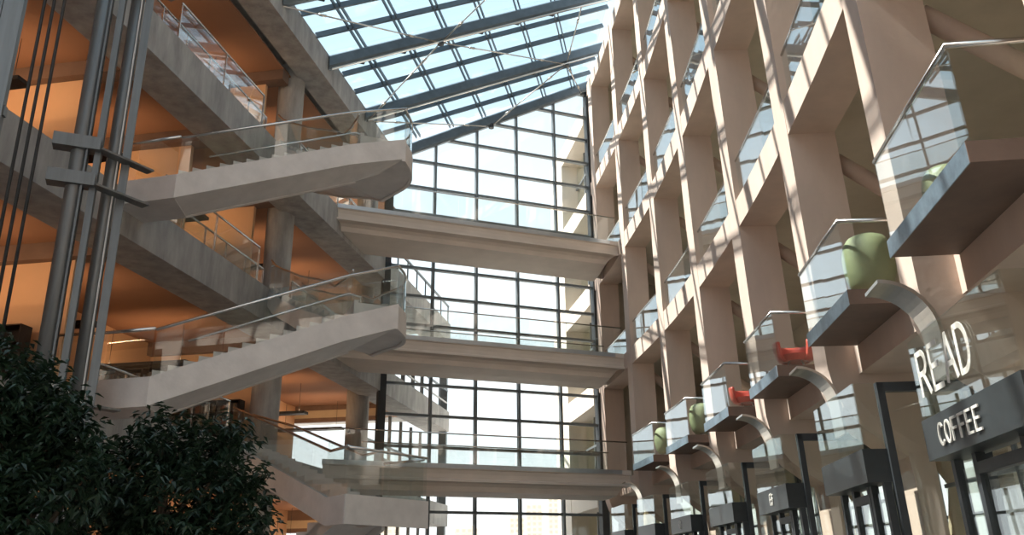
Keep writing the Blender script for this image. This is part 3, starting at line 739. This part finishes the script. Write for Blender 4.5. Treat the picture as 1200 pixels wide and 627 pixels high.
def egg_chair():
    t=thing('shell_chair','large moss green shell armchair on a steel foot, on the second-nearest balcony','chair',(0,0,0),'green shell armchairs')
    b=MB(); lathe_shell(b,.38,1.0,pi*.62,pi*2.38,.05,[(.62,.12),(.82,.22),(.95,.38),(1,.55),(.98,.72),(.90,.86),(.72,.96),(.5,1.0)],28); b.build('shell',M['green'],t,smooth=True)
    b=MB(); b.tube([(0,0,.12),(0,0,.34)],[.20,.27],24); b.build('seat_cushion',M['green'],t)
    b=MB(); b.tube([(0,0,.03),(0,0,.13)],[.03,.10],16); b.build('pedestal',M['steel'],t,smooth=True)
    b=MB()
    for k in range(4):
        a=k*pi/2+.4; b.bar((0,0,.02),(.26*math.cos(a),.26*math.sin(a),.012),.04,.02)
    b.build('star_foot',M['steel'],t)
    return t
def tub_chair():
    t=thing('tub_chair','bright red tub chair on the third balcony','chair',(0,0,0),'red tub chairs')
    b=MB(); lathe_shell(b,.44,.56,pi*.74,pi*2.26,.07,[(.62,.30),(.78,.36),(.90,.5),(.95,.7),(.98,.9),(.99,1.0)],28); b.build('shell',M['red'],t,smooth=True)
    b=MB(); b.tube([(0,0,.18),(0,0,.30)],[.25,.33],24); b.build('seat',M['red'],t)
    for k in range(4):
        a=k*pi/2+pi/4
        MB().tube([(.15*math.cos(a),.15*math.sin(a),.2),(.27*math.cos(a),.27*math.sin(a),0)],.014,8).build('leg',M['steel'],t,smooth=True)
    return t
eg=egg_chair(); tb=tub_chair()
def place(o,y,d,rz,lab=None,sc_=1):
    o.location=Wp(y,d,zf); o.rotation_euler=(0,0,rz); o.scale=(sc_,)*3
    if lab: o['label']=lab
place(eg,12.62,.22,-.7)
place(copy_tree(eg),9.65,.30,-.7,'moss green shell armchair seen through the glass of the nearest balcony',.72)
place(copy_tree(eg),26.35,.30,-.7,'small upright green armchair on the fifth balcony')
place(copy_tree(eg),30.75,.30,-.7,'green armchair on the farthest balcony beside the lowest footbridge')
place(tb,17.42,.22,2.75)
place(copy_tree(tb),21.85,.32,2.75,'red tub chair half hidden behind the glass of the fourth balcony')

# ------------------------------------------------------------------ trees
def tree(label,x,y,blobs,n,h0=.3):
    t=thing('indoor_tree',label,'tree',(x,y,0),'leafy indoor trees')
    b=MB(); b.tube([(x,y,0),(x+.05,y,.9),(x-.05,y+.05,1.8),(x,y,2.6)],[.11,.09,.07,.03],10)
    for cx,cy,cz,r in blobs: b.tube([(x,y,1.2),((x+cx)/2,(y+cy)/2,(1.5+cz)/2),(cx,cy,cz)],[.05,.035,.012],7)
    b.build('trunk',M['bark'],t,smooth=True)
    vs=[];fs=[]
    tw=sum(r**2 for *_,r in blobs)
    for cx,cy,cz,r in blobs:
        for _ in range(int(n*r*r/tw/9)):
            while True:
                d=V((random.uniform(-1,1),random.uniform(-1,1),random.uniform(-1,1)))
                if .1<d.length<1: break
            d=d.normalized()*(d.length**.4)
            c=V((cx,cy,cz))+V((d.x*r,d.y*r,d.z*r))
            # a twig with nine drooping leaves
            tdir=(d+V((random.uniform(-.5,.5),random.uniform(-.5,.5),.25))).normalized()
            for q in range(9):
                p=c+tdir*(q*.04-.14); a=random.uniform(0,2*pi)
                ld=(V((math.cos(a),math.sin(a),random.uniform(-1.0,-.05)))+tdir*.4).normalized()
                L=random.uniform(.10,.16); W=L*.19
                sd=ld.cross(V((0,0,1)))
                if sd.length<.05: sd=V((1,0,0))
                sd=sd.normalized()*W; dn=V((0,0,-.012))
                k=len(vs)
                vs+= [p, p+ld*L*.45+sd+dn*-1, p+ld*L+dn*2, p+ld*L*.45-sd+dn*-1, p+ld*L*.45+dn]
                fs+= [(k,k+1,k+4),(k+1,k+2,k+4),(k+2,k+3,k+4),(k+3,k,k+4)]
    m=MB(); m.v=[tuple(v) for v in vs]; m.f=[list(f) for f in fs]
    m.build('foliage',M['leaf'],t)
tree('dark leafy tree filling the lower left corner',-5.1,9.2,[(-5.35,9.2,3.45,.50),(-4.95,9.3,3.15,.45),(-4.62,9.3,2.95,.30),(-5.6,9.1,2.6,.70),(-4.75,9.1,2.35,.50),(-4.35,9.2,2.6,.28),(-5.2,9.0,1.8,.80),(-4.6,9.3,1.45,.45),(-4.9,9.3,3.5,.22),(-5.7,9.2,3.8,.3)],11000)
tree('dark leafy tree in front of the lowest staircase, right of the corner tree',-4.05,10.6,[(-4.15,10.6,3.12,.36),(-3.7,10.6,3.0,.30),(-3.35,10.6,3.15,.22),(-4.65,10.6,2.75,.36),(-5.0,10.6,2.9,.2),(-3.95,10.5,2.45,.60),(-3.25,10.6,2.62,.28),(-3.2,10.6,2.2,.36),(-4.6,10.7,2.1,.45),(-3.5,10.6,1.85,.55),(-4.3,10.6,1.6,.60)],11000)

# ------------------------------------------------------------------ outside: wing beyond the glass and distant towers
wo=thing('outside_wing','white concrete wing of the crescent wall continuing outside beyond the glass','building',Wp(45,.5,0))
b=MB(); wallbar(b,45.2,47.9,0,2.8,0,24.4); b.build('concrete_fin',M['outwhite'],wo)
for z in (5.5,10.0,14.8,19.6,24.4):
    b=MB(); wallbar(b,40.3,45.2,.02,1.2,z-1.0,z); b.build('floor_beam',M['outwhite'],wo)
b=MB(); wallbar(b,40.3,45.2,.9,.92,0,24); b.build('window_glass',M['g_shop'],wo)
b=MB(); wallbar(b,40.3,45.2,2.6,2.8,0,24); b.build('back_wall',M['shop'],wo)
for y in (41.6,43.4):
    b=MB(); wallbar(b,y-.05,y+.05,.8,.9,0,24); b.build('window_bar',M['mull'],wo)
for z in (3.0,7.6,12.4,17.2,22.0):
    b=MB(); wallbar(b,40.3,45.2,.8,.9,z-.05,z+.05); b.build('window_bar',M['mull'],wo)
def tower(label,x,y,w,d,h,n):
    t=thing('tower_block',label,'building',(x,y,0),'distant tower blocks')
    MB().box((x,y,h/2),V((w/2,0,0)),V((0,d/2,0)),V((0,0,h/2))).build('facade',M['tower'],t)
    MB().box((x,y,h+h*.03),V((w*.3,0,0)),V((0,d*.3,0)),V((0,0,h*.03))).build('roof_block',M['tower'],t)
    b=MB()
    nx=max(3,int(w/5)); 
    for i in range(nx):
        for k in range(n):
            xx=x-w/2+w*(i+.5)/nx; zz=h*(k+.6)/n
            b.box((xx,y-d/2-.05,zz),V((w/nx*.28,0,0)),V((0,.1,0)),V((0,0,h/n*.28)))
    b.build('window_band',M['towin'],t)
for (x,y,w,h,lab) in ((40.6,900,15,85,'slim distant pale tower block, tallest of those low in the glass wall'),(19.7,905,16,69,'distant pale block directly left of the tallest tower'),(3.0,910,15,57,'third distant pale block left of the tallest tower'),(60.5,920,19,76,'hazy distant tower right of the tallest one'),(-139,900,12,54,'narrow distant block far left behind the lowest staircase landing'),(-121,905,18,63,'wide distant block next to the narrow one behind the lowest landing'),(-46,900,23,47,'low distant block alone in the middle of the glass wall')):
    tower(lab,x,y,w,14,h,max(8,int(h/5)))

# ------------------------------------------------------------------ light
w=bpy.data.worlds.new('sky'); sc.world=w; w.use_nodes=True; nt=w.node_tree
bg=nt.nodes['Background']; tc=nt.nodes.new('ShaderNodeTexCoord'); sx=nt.nodes.new('ShaderNodeSeparateXYZ'); rp=nt.nodes.new('ShaderNodeValToRGB')
nt.links.new(tc.outputs['Generated'],sx.inputs[0]); nt.links.new(sx.outputs['Z'],rp.inputs['Fac']); nt.links.new(rp.outputs['Color'],bg.inputs['Color'])
E_=rp.color_ramp.elements; E_[0].position=0; E_[0].color=(.92,.92,.91,1); E_[1].position=1; E_[1].color=(.42,.58,.72,1)
e=E_.new(.25); e.color=(.80,.875,.91,1); e=E_.new(.5); e.color=(.57,.69,.77,1)
bg.inputs['Strength'].default_value=1.05
su=bpy.data.lights.new('sun','SUN'); su.energy=8.6; su.angle=.0093; su.color=(1,.90,.80)
so=bpy.data.objects.new('sun',su); C.objects.link(so)
sd=V((-1,.06,1.36)).normalized()
so.rotation_euler=sd.to_track_quat('Z','Y').to_euler(); so.location=(-30,10,60)
sc.view_settings.view_transform='Standard'; sc.view_settings.look='None'; sc.view_settings.gamma=1; sc.view_settings.use_curve_mapping=False
sc.view_settings.exposure=.76
cy=sc.cycles
cy.max_bounces=10; cy.transparent_max_bounces=40; cy.diffuse_bounces=5; cy.glossy_bounces=5; cy.caustics_reflective=False; cy.caustics_refractive=False; cy.sample_clamp_indirect=6
cy.use_denoising=True
